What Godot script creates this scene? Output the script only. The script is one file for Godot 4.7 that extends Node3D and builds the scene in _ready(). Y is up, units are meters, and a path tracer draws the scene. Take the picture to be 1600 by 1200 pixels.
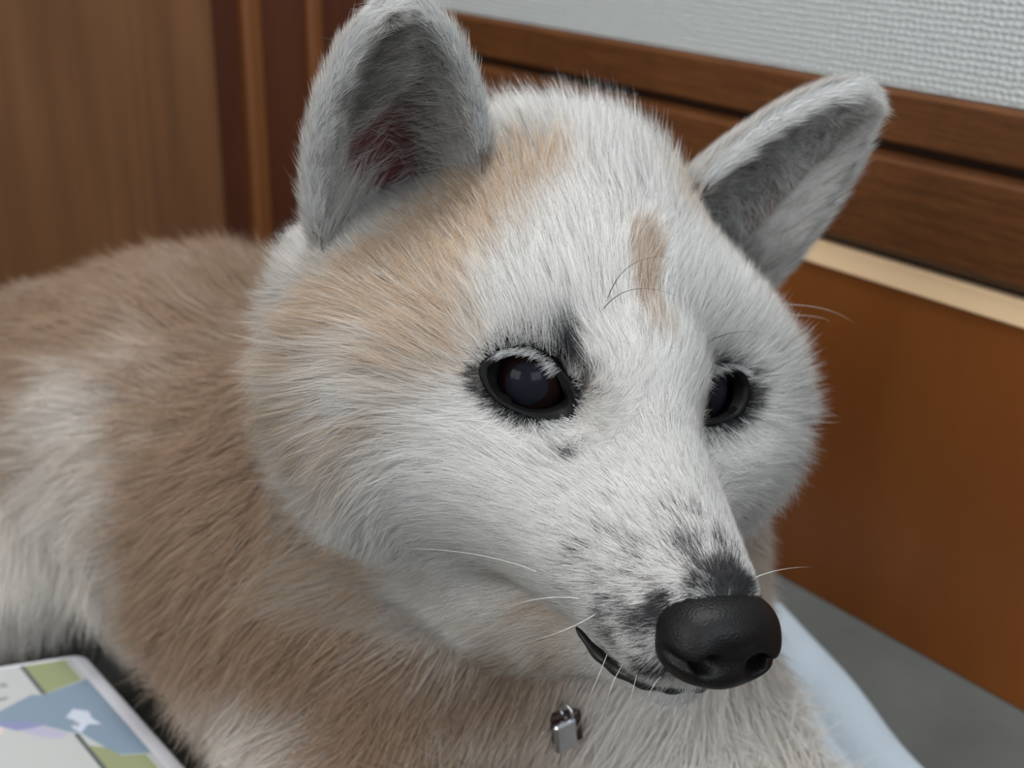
extends Node3D
# A light-coated senior dog resting in the corner of a room: brown timber wainscot, grey floor, a picture book and a pale blue towel.

var rng := RandomNumberGenerator.new()
var noise := FastNoiseLite.new()
var fine_noise := FastNoiseLite.new()
var H := Transform3D()          # head axes (x = the dog's left, y = up, z = towards the nose) to the world
var HI := Transform3D()
var bare: Array = []            # the same without the eye sockets
var prims: Array = []           # the dog's body as a field, in head axes
var dog: Node3D
var head_part: Array
var grown: Array = [[[], [], []], [[], [], []], [[], [], []], [[], [], []], [[], [], []]]   # tufts by kind: muzzle, face, ruff, coat, ear
const DOG_BASE := Vector3(-0.45, 0.0, -0.27)
const WALL_Z := -0.565
const WALL_X := -0.89

func _ready():
	# ---------- camera ----------
	var cam := Camera3D.new()
	cam.name = "camera"
	add_child(cam)
	cam.transform = Transform3D(Basis(Vector3(0.61901761, 0.02408173, -0.78500781), Vector3(-0.32089485, 0.92004549, -0.22481723), Vector3(0.71682891, 0.39107079, 0.57725206)).orthonormalized(), Vector3(0, 0.42, 0))
	cam.fov = rad_to_deg(2.0 * atan(600.0 / 1900.0))
	cam.near = 0.02
	cam.far = 30.0
	var lens := CameraAttributesPhysical.new()
	lens.frustum_focal_length = 30.0
	lens.exposure_aperture = 8.0
	lens.frustum_focus_distance = 0.362
	cam.attributes = lens
	cam.fov = rad_to_deg(2.0 * atan(600.0 / 1900.0))
	# ---------- sky and exposure ----------
	var we := WorldEnvironment.new()
	we.name = "world"
	var env := Environment.new()
	env.background_mode = Environment.BG_SKY
	var sky := Sky.new()
	var sm := ProceduralSkyMaterial.new()
	sm.sky_top_color = Color(0.55, 0.68, 0.88)
	sm.sky_horizon_color = Color(0.82, 0.87, 0.92)
	sm.ground_bottom_color = Color(0.35, 0.34, 0.32)
	sm.ground_horizon_color = Color(0.6, 0.62, 0.62)
	sky.sky_material = sm
	env.sky = sky
	env.tonemap_mode = Environment.TONE_MAPPER_LINEAR
	env.tonemap_exposure = 1.18
	env.sdfgi_enabled = true
	env.ssao_enabled = true
	env.ssil_enabled = true
	we.environment = env
	add_child(we)
	# ---------- daylight through the window, an added fill behind the viewer, the unseen ceiling lamp ----------
	area_light("window_daylight", Vector3(2.28, 1.5, 0.35), Vector3(-0.3, 0.3, -0.3), Vector2(1.5, 1.2), Color(0.93, 0.97, 1.0), 4.0)
	area_light("added_fill_behind", Vector3(0.1, 1.45, 2.27), Vector3(-0.3, 0.4, -0.2), Vector2(1.5, 1.2), Color(0.99, 0.985, 0.98), 4.2)  # unseen source, added as frontal fill on the dog
	area_light("ceiling_lamp_light", Vector3(-0.05, 2.32, -0.1), Vector3(-0.05, 0.0, -0.1001), Vector2(0.6, 0.6), Color(0.98, 0.99, 1.0), 3.6)

	rng.seed = 20240611
	noise.seed = 7
	noise.frequency = 28.0
	fine_noise.seed = 11
	fine_noise.frequency = 95.0
	H = Transform3D(Basis(Vector3(0.2997, -0.1834, -0.9362), Vector3(-0.0997, 0.97, -0.2219), Vector3(0.9488, 0.1598, 0.2725)).orthonormalized(), Vector3(-0.26184965, 0.26609098, -0.2574153))
	HI = H.affine_inverse()
	build_room()
	build_book()
	build_towel()
	build_dog()
	build_collar()


func area_light(called: String, at: Vector3, towards: Vector3, size: Vector2, tint: Color, energy: float):
	var l := AreaLight3D.new()
	l.name = called
	add_child(l)
	l.look_at_from_position(at, towards, Vector3(0, 0, 1) if absf((towards - at).normalized().y) > 0.9 else Vector3.UP)
	l.area_size = size
	l.light_color = tint
	l.light_energy = energy
	l.area_range = 8.0
	l.shadow_enabled = true

# ======================================================= small helpers
func tag(o: Node, label := "", category := "", group := "", kind := ""):
	if label != "":
		o.set_meta("label", label)
	if category != "":
		o.set_meta("category", category)
	if group != "":
		o.set_meta("group", group)
	if kind != "":
		o.set_meta("kind", kind)

func mesh_node(called: String, m: Mesh, mat: Material, parent: Node = null) -> MeshInstance3D:
	var o := MeshInstance3D.new()
	o.name = called
	o.mesh = m
	o.material_override = mat
	(parent if parent else self).add_child(o, true)
	return o

func mat(colour: Color, rough := 0.6, spec := 0.5) -> StandardMaterial3D:
	var m := StandardMaterial3D.new()
	m.albedo_color = colour
	m.roughness = rough
	m.metallic_specular = spec
	return m

# one triangle whose outside is towards n
func tri(st: SurfaceTool, a: Vector3, b: Vector3, c: Vector3, n: Vector3):
	if (b - a).cross(c - a).dot(n) > 0.0:
		st.add_vertex(a); st.add_vertex(c); st.add_vertex(b)
	else:
		st.add_vertex(a); st.add_vertex(b); st.add_vertex(c)

# a box with chamfered edges
func bevel_box(size: Vector3, bev: float) -> ArrayMesh:
	var st := SurfaceTool.new()
	st.begin(Mesh.PRIMITIVE_TRIANGLES)
	st.set_smooth_group(-1)
	var h := size * 0.5
	var i := h - Vector3.ONE * bev
	var ax := [Vector3(1, 0, 0), Vector3(0, 1, 0), Vector3(0, 0, 1)]
	for a in 3:
		var u: Vector3 = ax[(a + 1) % 3]
		var v: Vector3 = ax[(a + 2) % 3]
		var hu: float = i.dot(u)
		var hv: float = i.dot(v)
		for s in [-1.0, 1.0]:
			var n: Vector3 = ax[a] * s
			var c: Vector3 = n * h.dot(ax[a])
			var q := [c - u * hu - v * hv, c + u * hu - v * hv, c + u * hu + v * hv, c - u * hu + v * hv]
			tri(st, q[0], q[1], q[2], n)
			tri(st, q[0], q[2], q[3], n)
			for s2 in [-1.0, 1.0]:     # chamfer towards the next axis
				var n2: Vector3 = u * s2
				var e: Vector3 = v * hv
				var p0: Vector3 = n * h.dot(ax[a]) + n2 * hu
				var p1: Vector3 = n * i.dot(ax[a]) + n2 * h.dot(u)
				tri(st, p0 - e, p0 + e, p1 + e, n + n2)
				tri(st, p0 - e, p1 + e, p1 - e, n + n2)
	for sx in [-1.0, 1.0]:
		for sy in [-1.0, 1.0]:
			for sz in [-1.0, 1.0]:
				var s := Vector3(sx, sy, sz)
				tri(st, s * Vector3(h.x, i.y, i.z), s * Vector3(i.x, h.y, i.z), s * Vector3(i.x, i.y, h.z), s)
	st.generate_normals()
	return st.commit()

func slab(called: String, lo: Vector3, hi: Vector3, m: Material, parent: Node = null, bev := 0.002) -> MeshInstance3D:
	var o := mesh_node(called, bevel_box(hi - lo, bev), m, parent)
	o.position = (lo + hi) * 0.5
	return o

# ======================================================= textures
func wood_texture(seed_: int, dark: Color, light: Color, along: float, across: float, wobble: float) -> ImageTexture:
	var n1 := FastNoiseLite.new()
	n1.seed = seed_
	n1.noise_type = FastNoiseLite.TYPE_SIMPLEX_SMOOTH
	n1.frequency = 1.0
	n1.fractal_octaves = 4
	var im := Image.create(512, 512, false, Image.FORMAT_RGB8)
	for y in 512:
		for x in 512:
			var u := x / 512.0 * TAU
			var v := y / 512.0
			# grain along y; tiles in x by going round a circle
			var g := n1.get_noise_3d(cos(u) * across, sin(u) * across, v * along)
			var g2 := n1.get_noise_3d(cos(u) * across * 5.0 + 9.0, sin(u) * across * 5.0, v * along * 1.6)
			var w := n1.get_noise_3d(cos(u) * 0.6 + 31.0, sin(u) * 0.6, v * 2.0) * wobble
			var t := clampf(0.5 + 0.55 * g + 0.3 * g2 + w, 0.0, 1.0)
			im.set_pixel(x, y, dark.lerp(light, t))
	return ImageTexture.create_from_image(im)

func wood(seed_: int, dark: Color, light: Color, along: float, across: float, wobble: float, uvscale: Vector3, rough: float) -> StandardMaterial3D:
	var m := mat(Color.WHITE, rough, 0.35)
	m.albedo_texture = wood_texture(seed_, dark, light, along, across, wobble)
	m.uv1_triplanar = true
	m.uv1_world_triplanar = true
	m.uv1_scale = uvscale
	return m

func weave_height() -> ImageTexture:
	var im := Image.create(512, 512, false, Image.FORMAT_RGB8)
	var n1 := FastNoiseLite.new()
	n1.seed = 3
	n1.frequency = 0.02
	for y in 512:
		for x in 512:
			# woven threads: beads in rows, each row shifted a little
			var jx := x + n1.get_noise_2d(x * 1.2, y * 1.2) * 5.0
			var jy := y + n1.get_noise_2d(x * 1.2 + 500.0, y * 1.2) * 4.0
			var row := int(floor(jy / 16.0))
			var sh := float((row * 7) % 3) * 2.6
			var bx := absf(sin((jx + sh) / 512.0 * PI * 26.0))
			var by := absf(sin(jy / 16.0 * PI))
			var t := pow(bx, 0.6) * pow(by, 0.6)
			t = clampf(t * (0.85 + 0.3 * n1.get_noise_2d(x * 5.0, y * 5.0)), 0.0, 1.0)
			im.set_pixel(x, y, Color(t, t, t))
	return ImageTexture.create_from_image(im)

# ======================================================= the room
func build_room():
	var rail := wood(21, Color(0.255, 0.145, 0.068), Color(0.375, 0.23, 0.12), 90.0, 0.9, 0.25, Vector3(3, 3, 3), 0.45)
	# grain runs along the wall: turn the texture by swapping what is sampled (u along y)
	var rail_h := rail
	var lower := wood(33, Color(0.415, 0.225, 0.085), Color(0.495, 0.29, 0.12), 2.0, 0.7, 0.3, Vector3(1.1, 1.1, 1.1), 0.5)
	var door_wood := wood(45, Color(0.31, 0.20, 0.12), Color(0.42, 0.285, 0.18), 1.2, 2.4, 0.2, Vector3(1.7, 1.7, 1.7), 0.5)
	var post_dark := wood(52, Color(0.23, 0.11, 0.06), Color(0.30, 0.155, 0.085), 1.2, 2.0, 0.2, Vector3(2, 2, 2), 0.5)
	var post_light := wood(53, Color(0.34, 0.20, 0.10), Color(0.41, 0.25, 0.135), 1.2, 2.0, 0.2, Vector3(2, 2, 2), 0.45)
	var cream := mat(Color(0.93, 0.80, 0.64), 0.5)
	var groove := mat(Color(0.16, 0.08, 0.045), 0.7)  # darker than the rails: the soft shadow in the groove is in this colour
	var paper := mat(Color(0.66, 0.68, 0.68), 0.9, 0.2)
	paper.uv1_triplanar = true
	paper.uv1_world_triplanar = true
	paper.uv1_scale = Vector3(9, 9, 9)
	paper.heightmap_enabled = true
	paper.heightmap_texture = weave_height()
	paper.heightmap_scale = 0.10
	var plaster := mat(Color(0.82, 0.81, 0.78), 0.9, 0.2)

	var fl := mat(Color(0.34, 0.345, 0.335), 0.8, 0.3)
	var fn := NoiseTexture2D.new()
	var fnn := FastNoiseLite.new()
	fnn.seed = 5
	fnn.frequency = 0.01
	fnn.fractal_octaves = 5
	fn.noise = fnn
	fn.seamless = true
	fn.width = 512
	fn.height = 512
	var ramp := Gradient.new()
	ramp.set_color(0, Color(0.86, 0.86, 0.86))
	ramp.set_color(1, Color(1, 1, 1))
	fn.color_ramp = ramp
	fl.albedo_texture = fn
	fl.uv1_triplanar = true
	fl.uv1_world_triplanar = true
	fl.uv1_scale = Vector3(2, 2, 2)
	var floor_ := slab("floor", Vector3(-1.05, -0.1, -0.75), Vector3(2.5, 0, 2.5), fl)
	tag(floor_, "plain grey floor along the foot of the wooden wall", "", "", "structure")

	# right-hand wall: papered above, timber below
	var wr := Node3D.new()
	wr.name = "wall_right"
	add_child(wr)
	tag(wr, "wall with white woven wallpaper above brown timber rails and a lacquered lower panel", "", "", "structure")
	var x0 := WALL_X - 0.1
	var x1 := 2.5
	slab("wallpaper", Vector3(x0, 0.3165, WALL_Z - 0.12), Vector3(x1, 2.4, WALL_Z), paper, wr)
	slab("top_rail", Vector3(x0, 0.2895, WALL_Z - 0.12), Vector3(x1, 0.3175, WALL_Z + 0.006), rail_h, wr, 0.0022)
	slab("rail_groove", Vector3(x0, 0.2825, WALL_Z - 0.12), Vector3(x1, 0.29, WALL_Z - 0.008), groove, wr, 0.0005)
	slab("lower_rail", Vector3(x0, 0.2295, WALL_Z - 0.12), Vector3(x1, 0.2845, WALL_Z + 0.006), rail_h, wr, 0.0045)
	slab("rail_groove", Vector3(x0, 0.2250, WALL_Z - 0.12), Vector3(x1, 0.2297, WALL_Z - 0.004), groove, wr, 0.0005)
	slab("ledge_strip", Vector3(x0, 0.2115, WALL_Z - 0.12), Vector3(x1, 0.2255, WALL_Z + 0.002), cream, wr, 0.001)
	slab("lower_panel", Vector3(x0, 0.0, WALL_Z - 0.12), Vector3(x1, 0.212, WALL_Z), lower, wr, 0.001)

	# left-hand wall: a wooden door in its frame
	var d := Node3D.new()
	d.name = "door_1"
	add_child(d)
	tag(d, "plain brown wooden door with upright grain and a moulded frame behind the dog", "", "", "structure")
	slab("door_panel", Vector3(WALL_X - 0.04, 0.004, -0.417), Vector3(WALL_X, 1.98, 0.42), door_wood, d, 0.002)
	slab("frame_rebate", Vector3(WALL_X - 0.1, 0, -0.442), Vector3(WALL_X - 0.012, 2.0, -0.4165), post_dark, d, 0.001)
	slab("frame_bead", Vector3(WALL_X - 0.1, 0, -0.457), Vector3(WALL_X + 0.004, 2.0, -0.441), post_light, d, 0.003)
	slab("door_post", Vector3(WALL_X - 0.1, 0, -0.498), Vector3(WALL_X - 0.004, 2.0, -0.456), post_dark, d, 0.002)
	slab("frame_bead", Vector3(WALL_X - 0.1, 0, -0.511), Vector3(WALL_X + 0.004, 2.0, -0.4975), post_light, d, 0.003)
	slab("corner_post", Vector3(WALL_X - 0.1, 0, -0.567), Vector3(WALL_X, 2.0, -0.510), post_dark, d, 0.002)
	slab("lintel", Vector3(WALL_X - 0.1, 1.985, -0.567), Vector3(WALL_X + 0.006, 2.06, 0.5), post_dark, d, 0.003)
	var wl := slab("wall_left", Vector3(WALL_X - 0.18, 0, -0.68), Vector3(WALL_X - 0.05, 2.4, 2.5), plaster)
	tag(wl, "plain wall behind the wooden door", "", "", "structure")
	var wl2 := slab("wall_left_001", Vector3(WALL_X - 0.06, 0, 0.43), Vector3(WALL_X, 2.4, 2.5), plaster)
	tag(wl2, "plain wall beside the wooden door", "", "", "structure")
	var wb := Node3D.new()
	wb.name = "wall_back"
	add_child(wb)
	tag(wb, "plain wall behind the viewer with an added window for fill light", "", "", "structure")
	slab("wall_below", Vector3(-1.0, 0, 2.3), Vector3(2.42, 0.85, 2.42), plaster, wb)
	slab("wall_above", Vector3(-1.0, 2.05, 2.3), Vector3(2.42, 2.4, 2.42), plaster, wb)
	slab("wall_beside", Vector3(-1.0, 0.83, 2.3), Vector3(-0.65, 2.07, 2.42), plaster, wb)
	slab("wall_beside", Vector3(0.85, 0.83, 2.3), Vector3(2.42, 2.07, 2.42), plaster, wb)
	var fr := mat(Color(0.8, 0.8, 0.78), 0.5)
	var glass := mat(Color(0.95, 0.98, 1.0, 0.06), 0.02, 0.5)
	glass.transparency = BaseMaterial3D.TRANSPARENCY_ALPHA
	var w2 := Node3D.new()
	w2.name = "added_window_2"  # added opening that goes with the fill light, out of view
	add_child(w2)
	tag(w2, "added window behind the viewer for frontal fill light", "", "", "structure")
	slab("window_frame", Vector3(-0.65, 0.85, 2.33), Vector3(0.85, 0.9, 2.38), fr, w2)
	slab("window_frame", Vector3(-0.65, 2.0, 2.33), Vector3(0.85, 2.05, 2.38), fr, w2)
	slab("window_frame", Vector3(-0.65, 0.9, 2.33), Vector3(-0.6, 2.0, 2.38), fr, w2)
	slab("window_frame", Vector3(0.8, 0.9, 2.33), Vector3(0.85, 2.0, 2.38), fr, w2)
	slab("window_frame", Vector3(0.075, 0.9, 2.33), Vector3(0.125, 2.0, 2.38), fr, w2)
	slab("window_pane", Vector3(-0.61, 0.89, 2.352), Vector3(0.81, 2.01, 2.358), glass, w2, 0.001)
	# the window wall: four pieces round an opening
	var wn := Node3D.new()
	wn.name = "wall_front"
	add_child(wn)
	tag(wn, "plain wall with the window that lights the room", "", "", "structure")
	slab("wall_below", Vector3(2.3, 0, -0.6), Vector3(2.42, 0.9, 2.4), plaster, wn)
	slab("wall_above", Vector3(2.3, 2.1, -0.6), Vector3(2.42, 2.4, 2.4), plaster, wn)
	slab("wall_beside", Vector3(2.3, 0.88, -0.6), Vector3(2.42, 2.12, -0.4), plaster, wn)
	slab("wall_beside", Vector3(2.3, 0.88, 1.1), Vector3(2.42, 2.12, 2.4), plaster, wn)
	var w := Node3D.new()
	w.name = "window_1"
	add_child(w)
	tag(w, "window with a pale frame that lets the daylight in", "", "", "structure")
	slab("window_frame", Vector3(2.33, 0.9, -0.4), Vector3(2.38, 0.95, 1.1), fr, w)
	slab("window_frame", Vector3(2.33, 2.05, -0.4), Vector3(2.38, 2.1, 1.1), fr, w)
	slab("window_frame", Vector3(2.33, 0.95, -0.4), Vector3(2.38, 2.05, -0.35), fr, w)
	slab("window_frame", Vector3(2.33, 0.95, 1.05), Vector3(2.38, 2.05, 1.1), fr, w)
	slab("window_frame", Vector3(2.33, 0.95, 0.325), Vector3(2.38, 2.05, 0.375), fr, w)
	slab("window_pane", Vector3(2.352, 0.94, -0.36), Vector3(2.358, 2.06, 1.06), glass, w, 0.001)
	var ce := slab("ceiling", Vector3(-1.05, 2.4, -0.7), Vector3(2.45, 2.5, 2.45), plaster)
	tag(ce, "plain pale ceiling", "", "", "structure")
	var lampm := mat(Color(0.9, 0.9, 0.88), 0.6)
	lampm.emission_enabled = true
	lampm.emission = Color(1, 0.98, 0.95)
	lampm.emission_energy_multiplier = 1.5
	var lp := slab("ceiling_lamp", Vector3(-0.3, -0.1, -0.3), Vector3(0.3, -0.05, 0.3), lampm, ce, 0.01)
	lp.position = Vector3(-0.05 - 0.7, 2.37 - 2.45, -0.1 - 0.875)

# ======================================================= the book
func paint(im: Image, poly: Array, c: Color, mm: float):
	var P := PackedVector2Array()
	var lo := Vector2(9999, 9999)
	var hi := -lo
	for q in poly:
		var v := Vector2(q[0], q[1]) * mm
		P.append(v)
		lo = lo.min(v)
		hi = hi.max(v)
	for y in range(maxi(int(lo.y), 0), mini(int(hi.y) + 1, im.get_height())):
		for x in range(maxi(int(lo.x), 0), mini(int(hi.x) + 1, im.get_width())):
			if Geometry2D.is_point_in_polygon(Vector2(x + 0.5, y + 0.5), P):
				im.set_pixel(x, y, c)

# printed panel: x runs along the right-hand edge of the cover, y away from it, in millimetres
func book_texture() -> ImageTexture:
	var k := 4.0
	var im := Image.create(int(140 * k), int(90 * k), false, Image.FORMAT_RGB8)
	im.fill(Color(0.68, 0.685, 0.68))
	var blue := Color(0.47, 0.53, 0.595)
	var green := Color(0.53, 0.555, 0.42)
	var dark := Color(0.33, 0.36, 0.35)
	paint(im, [[22, 0], [30, 26], [28, 31], [39, 53], [45, 58], [54, 38], [66, 27], [68, 23], [91, 15], [95, 0]], blue, k)
	paint(im, [[0, 24], [0, 3], [22, 3], [29, 24]], green, k)
	paint(im, [[-1, 26.5], [0, 24], [30, 24], [29, 26.5]], dark, k)
	paint(im, [[79, 24], [84, 17], [92, 14], [95, 3], [140, 3], [140, 24]], green, k)
	paint(im, [[68, 26.5], [68, 24], [140, 24], [140, 26.5]], dark, k)
	paint(im, [[45, 59], [51, 41], [56, 35], [57, 48]], Color(0.50, 0.51, 0.65), k)
	paint(im, [[56, 48], [57, 36], [67, 28], [69, 33], [65, 41]], Color(0.64, 0.63, 0.71), k)
	paint(im, [[47, 18], [51, 12], [58, 13], [64, 11], [62, 17], [68, 23], [62, 25], [57, 21], [53, 24]], Color(0.72, 0.74, 0.79), k)
	paint(im, [[58, 22], [60, 20], [62, 22], [60, 24]], Color(0.52, 0.52, 0.56), k)
	paint(im, [[13, 42], [13, 38], [17, 38], [18, 42]], Color(0.55, 0.56, 0.56), k)
	paint(im, [[25, 49], [26, 45], [26, 41], [29, 44], [29, 49]], Color(0.52, 0.53, 0.53), k)
	paint(im, [[47, 62], [52, 53], [57, 56], [56, 64]], Color(0.78, 0.70, 0.70), k)
	return ImageTexture.create_from_image(im)

# a slab with a rounded outline (x-z plane), its top rim softened
func rounded_slab(size: Vector2, r: float, y0: float, y1: float, soft: float) -> ArrayMesh:
	var st := SurfaceTool.new()
	st.begin(Mesh.PRIMITIVE_TRIANGLES)
	var outline := []
	for c in 4:
		var cx: float = (size.x - r) if c == 0 or c == 3 else r
		var cz: float = (size.y - r) if c < 2 else r
		for k in 7:
			var a := PI * 0.5 * c + PI * 0.5 * k / 6.0
			outline.append([Vector2(cx + r * cos(a), cz + r * sin(a)), Vector2(cos(a), sin(a))])
	var rings := [[0.0, y0], [0.0, y1 - soft], [soft * 0.3, y1 - soft * 0.3], [soft, y1]]
	var n := outline.size()
	for i in rings.size() - 1:
		st.set_smooth_group(1)
		for j in n:
			var q := []
			for e in [[i, j], [i, (j + 1) % n], [i + 1, (j + 1) % n], [i + 1, j]]:
				var o: Array = outline[e[1]]
				var p: Vector2 = o[0] - o[1] * float(rings[e[0]][0])
				q.append(Vector3(p.x, rings[e[0]][1], p.y))
			var out := Vector3(outline[j][1].x, 0.3, outline[j][1].y)
			tri(st, q[0], q[1], q[2], out)
			tri(st, q[0], q[2], q[3], out)
	st.set_smooth_group(2)
	var mid := Vector3(size.x * 0.5, 0, size.y * 0.5)
	for j in n:
		var a: Vector2 = outline[j][0] - outline[j][1] * soft
		var b: Vector2 = outline[(j + 1) % n][0] - outline[(j + 1) % n][1] * soft
		tri(st, Vector3(a.x, y1, a.y), Vector3(b.x, y1, b.y), mid + Vector3.UP * y1, Vector3.UP)
		a = outline[j][0]
		b = outline[(j + 1) % n][0]
		tri(st, Vector3(a.x, y0, a.y), Vector3(b.x, y0, b.y), mid + Vector3.UP * y0, Vector3.DOWN)
	st.generate_normals()
	return st.commit()

func build_book():
	var b := Node3D.new()
	b.name = "picture_book"
	add_child(b)
	tag(b, "white-bordered picture book with blue and green printed shapes lying on the floor beside the dog", "book")
	var u := Vector3(0.99885, 0, -0.04796)
	var tilt := deg_to_rad(15.0)
	var w := Vector3(0.04796, 0, 0.99885) * cos(tilt) + Vector3.UP * sin(tilt)
	b.transform = Transform3D(Basis(u, w.cross(u).normalized(), w), Vector3(-0.5585, 0.030, -0.1625))
	var white := mat(Color(0.80, 0.80, 0.825), 0.45, 0.4)
	mesh_node("cover", rounded_slab(Vector2(0.16, 0.11), 0.007, -0.004, 0.0, 0.0015), white, b)
	# the thick block of pages under the cover, resting on the floor
	var st := SurfaceTool.new()
	st.begin(Mesh.PRIMITIVE_TRIANGLES)
	st.set_smooth_group(-1)
	var inv := b.transform.affine_inverse()
	var top := []
	var low := []
	for q in [Vector3(0.003, -0.0035, 0.003), Vector3(0.157, -0.0035, 0.003), Vector3(0.157, -0.0035, 0.107), Vector3(0.003, -0.0035, 0.107)]:
		top.append(q)
		var g: Vector3 = b.transform * q
		g.y = 0.0005
		low.append(inv * g)
	var mid: Vector3 = (top[0] + top[2] + low[0] + low[2]) * 0.25
	for i in 4:
		var j := (i + 1) % 4
		var out: Vector3 = (top[i] + top[j] + low[i] + low[j]) * 0.25 - mid
		tri(st, top[i], top[j], low[j], out)
		tri(st, top[i], low[j], low[i], out)
	tri(st, low[0], low[1], low[2], Vector3.DOWN)
	tri(st, low[0], low[2], low[3], Vector3.DOWN)
	st.generate_normals()
	mesh_node("page_block", st.commit(), mat(Color(0.62, 0.60, 0.58), 0.8, 0.2), b)
	# printed panel inside the white border
	var pm := mat(Color.WHITE, 0.45, 0.4)
	pm.albedo_texture = book_texture()
	var pt := SurfaceTool.new()
	pt.begin(Mesh.PRIMITIVE_TRIANGLES)
	var P := [Vector3(0.004, 0.0003, 0.0095), Vector3(0.144, 0.0003, 0.0095), Vector3(0.144, 0.0003, 0.0995), Vector3(0.004, 0.0003, 0.0995)]
	var U := [Vector2(0, 0), Vector2(1, 0), Vector2(1, 1), Vector2(0, 1)]
	for k in [0, 1, 2, 0, 2, 3]:
		pt.set_normal(Vector3.UP)
		pt.set_uv(U[k])
		pt.add_vertex(P[k])
	mesh_node("printed_panel", pt.commit(), pm, b)

# ======================================================= the towel: folded cloth whose rounded edge shows past the dog
func build_towel():
	var path := [Vector2(-0.47, -0.552), Vector2(-0.43, -0.543), Vector2(-0.391, -0.531), Vector2(-0.358, -0.519), Vector2(-0.327, -0.508), Vector2(-0.300, -0.496), Vector2(-0.258, -0.476), Vector2(-0.20, -0.460), Vector2(-0.13, -0.450), Vector2(-0.05, -0.445)]
	var prof := [[0.002, 0.0005], [-0.001, 0.003], [0.0, 0.0075], [0.004, 0.0115], [0.011, 0.0130], [0.019, 0.0122], [0.026, 0.0092], [0.030, 0.0052], [0.0315, 0.0035], [0.033, 0.0045], [0.037, 0.0062], [0.048, 0.0066], [0.062, 0.006], [0.066, 0.004], [0.067, 0.0005]]
	var curve := Curve3D.new()
	for i in path.size():
		var p: Vector2 = path[i]
		var t: Vector2 = ((path[mini(i + 1, path.size() - 1)] - path[maxi(i - 1, 0)]) as Vector2) / 6.0
		curve.add_point(Vector3(p.x, 0, p.y), Vector3(-t.x, 0, -t.y), Vector3(t.x, 0, t.y))
	var L := curve.get_baked_length()
	var n := 90
	var st := SurfaceTool.new()
	st.begin(Mesh.PRIMITIVE_TRIANGLES)
	st.set_smooth_group(0)
	var rows := []
	for i in n + 1:
		var d := L * i / n
		var p := curve.sample_baked(d, true)
		var t := (curve.sample_baked(minf(d + 0.01, L), true) - curve.sample_baked(maxf(d - 0.01, 0.0), true)).normalized()
		var inward := Vector3(-t.z, 0, t.x)
		if inward.z < 0.0:
			inward = -inward
		var row := []
		for q in prof:
			var wob := 1.0 + 0.10 * noise.get_noise_2d(d * 0.6, q[0] * 2.0)
			row.append(p + inward * (q[0] * (1.0 + 0.06 * noise.get_noise_2d(d * 0.9, 7.0))) + Vector3.UP * q[1] * wob)
		rows.append(row)
	for i in n:
		for j in prof.size() - 1:
			tri(st, rows[i][j], rows[i + 1][j], rows[i + 1][j + 1], Vector3(0, 1, -0.6 if j < 4 else 0.0))
			tri(st, rows[i][j], rows[i + 1][j + 1], rows[i][j + 1], Vector3(0, 1, -0.6 if j < 4 else 0.0))
	st.index()
	st.generate_normals()
	var m := mat(Color(0.63, 0.675, 0.71), 0.9, 0.2)
	var nt := NoiseTexture2D.new()
	var fn := FastNoiseLite.new()
	fn.frequency = 0.09
	fn.seed = 8
	nt.noise = fn
	nt.seamless = true
	nt.width = 256
	nt.height = 256
	m.heightmap_enabled = true
	m.heightmap_texture = nt
	m.heightmap_scale = 0.05
	m.uv1_triplanar = true
	m.uv1_world_triplanar = true
	m.uv1_scale = Vector3(12, 12, 12)
	var o := mesh_node("towel", st.commit(), m)
	tag(o, "pale blue folded towel with a rounded edge on the grey floor under the dog", "towel")

# ======================================================= the tag at the throat
func build_collar():
	var t := Node3D.new()
	t.name = "pet_tag"
	add_child(t)
	tag(t, "small dark brown and silver tag hanging under the dog's chin", "pet tag")
	var at := H * Vector3(0.0262, -0.1490, -0.0480)
	t.position = at
	t.rotation = Vector3(0.1, deg_to_rad(-26.0), 0.06)
	var leather := mat(Color(0.13, 0.065, 0.05), 0.6, 0.4)
	var steel := mat(Color(0.72, 0.73, 0.76), 0.28, 0.6)
	steel.metallic = 1.0
	var a := mesh_node("leather_flap", bevel_box(Vector3(0.0042, 0.0135, 0.0120), 0.0009), leather, t)
	a.position = Vector3(-0.0026, 0, 0)
	var b := mesh_node("metal_plate", bevel_box(Vector3(0.0030, 0.0130, 0.0100), 0.0009), steel, t)
	b.position = Vector3(0.0018, -0.0008, 0.0015)
	b.rotation = Vector3(0, 0.35, 0)
	var ring := TorusMesh.new()
	ring.inner_radius = 0.0028
	ring.outer_radius = 0.0040
	ring.rings = 20
	ring.ring_segments = 10
	var r := mesh_node("split_ring", ring, steel, t)
	r.position = Vector3(0, 0.0088, 0)
	r.rotation = Vector3(PI * 0.5, 0.5, 0)

# ======================================================= the dog: a field of joined ellipsoids and tapered limbs, in head axes
func ell(c: Vector3, r: Vector3, k: float):
	prims.append([0, c, r, 0.0, 0.0, k, c, maxf(r.x, maxf(r.y, r.z))])

func cap(a: Vector3, b: Vector3, ra: float, rb: float, k: float):
	prims.append([1, a, b, ra, rb, k, (a + b) * 0.5, a.distance_to(b) * 0.5 + maxf(ra, rb)])

func cut(c: Vector3, r: float, k: float):
	prims.append([2, c, Vector3.ONE * r, r, 0.0, k, c, r])

func slot_cut(a: Vector3, b: Vector3, ra: float, rb: float, k: float):
	prims.append([3, a, b, ra, rb, k, (a + b) * 0.5, a.distance_to(b) * 0.5 + maxf(ra, rb)])

func wcap(a: Vector3, b: Vector3, ra: float, rb: float, k: float):
	cap(HI * a, HI * b, ra, rb, k)

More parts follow.
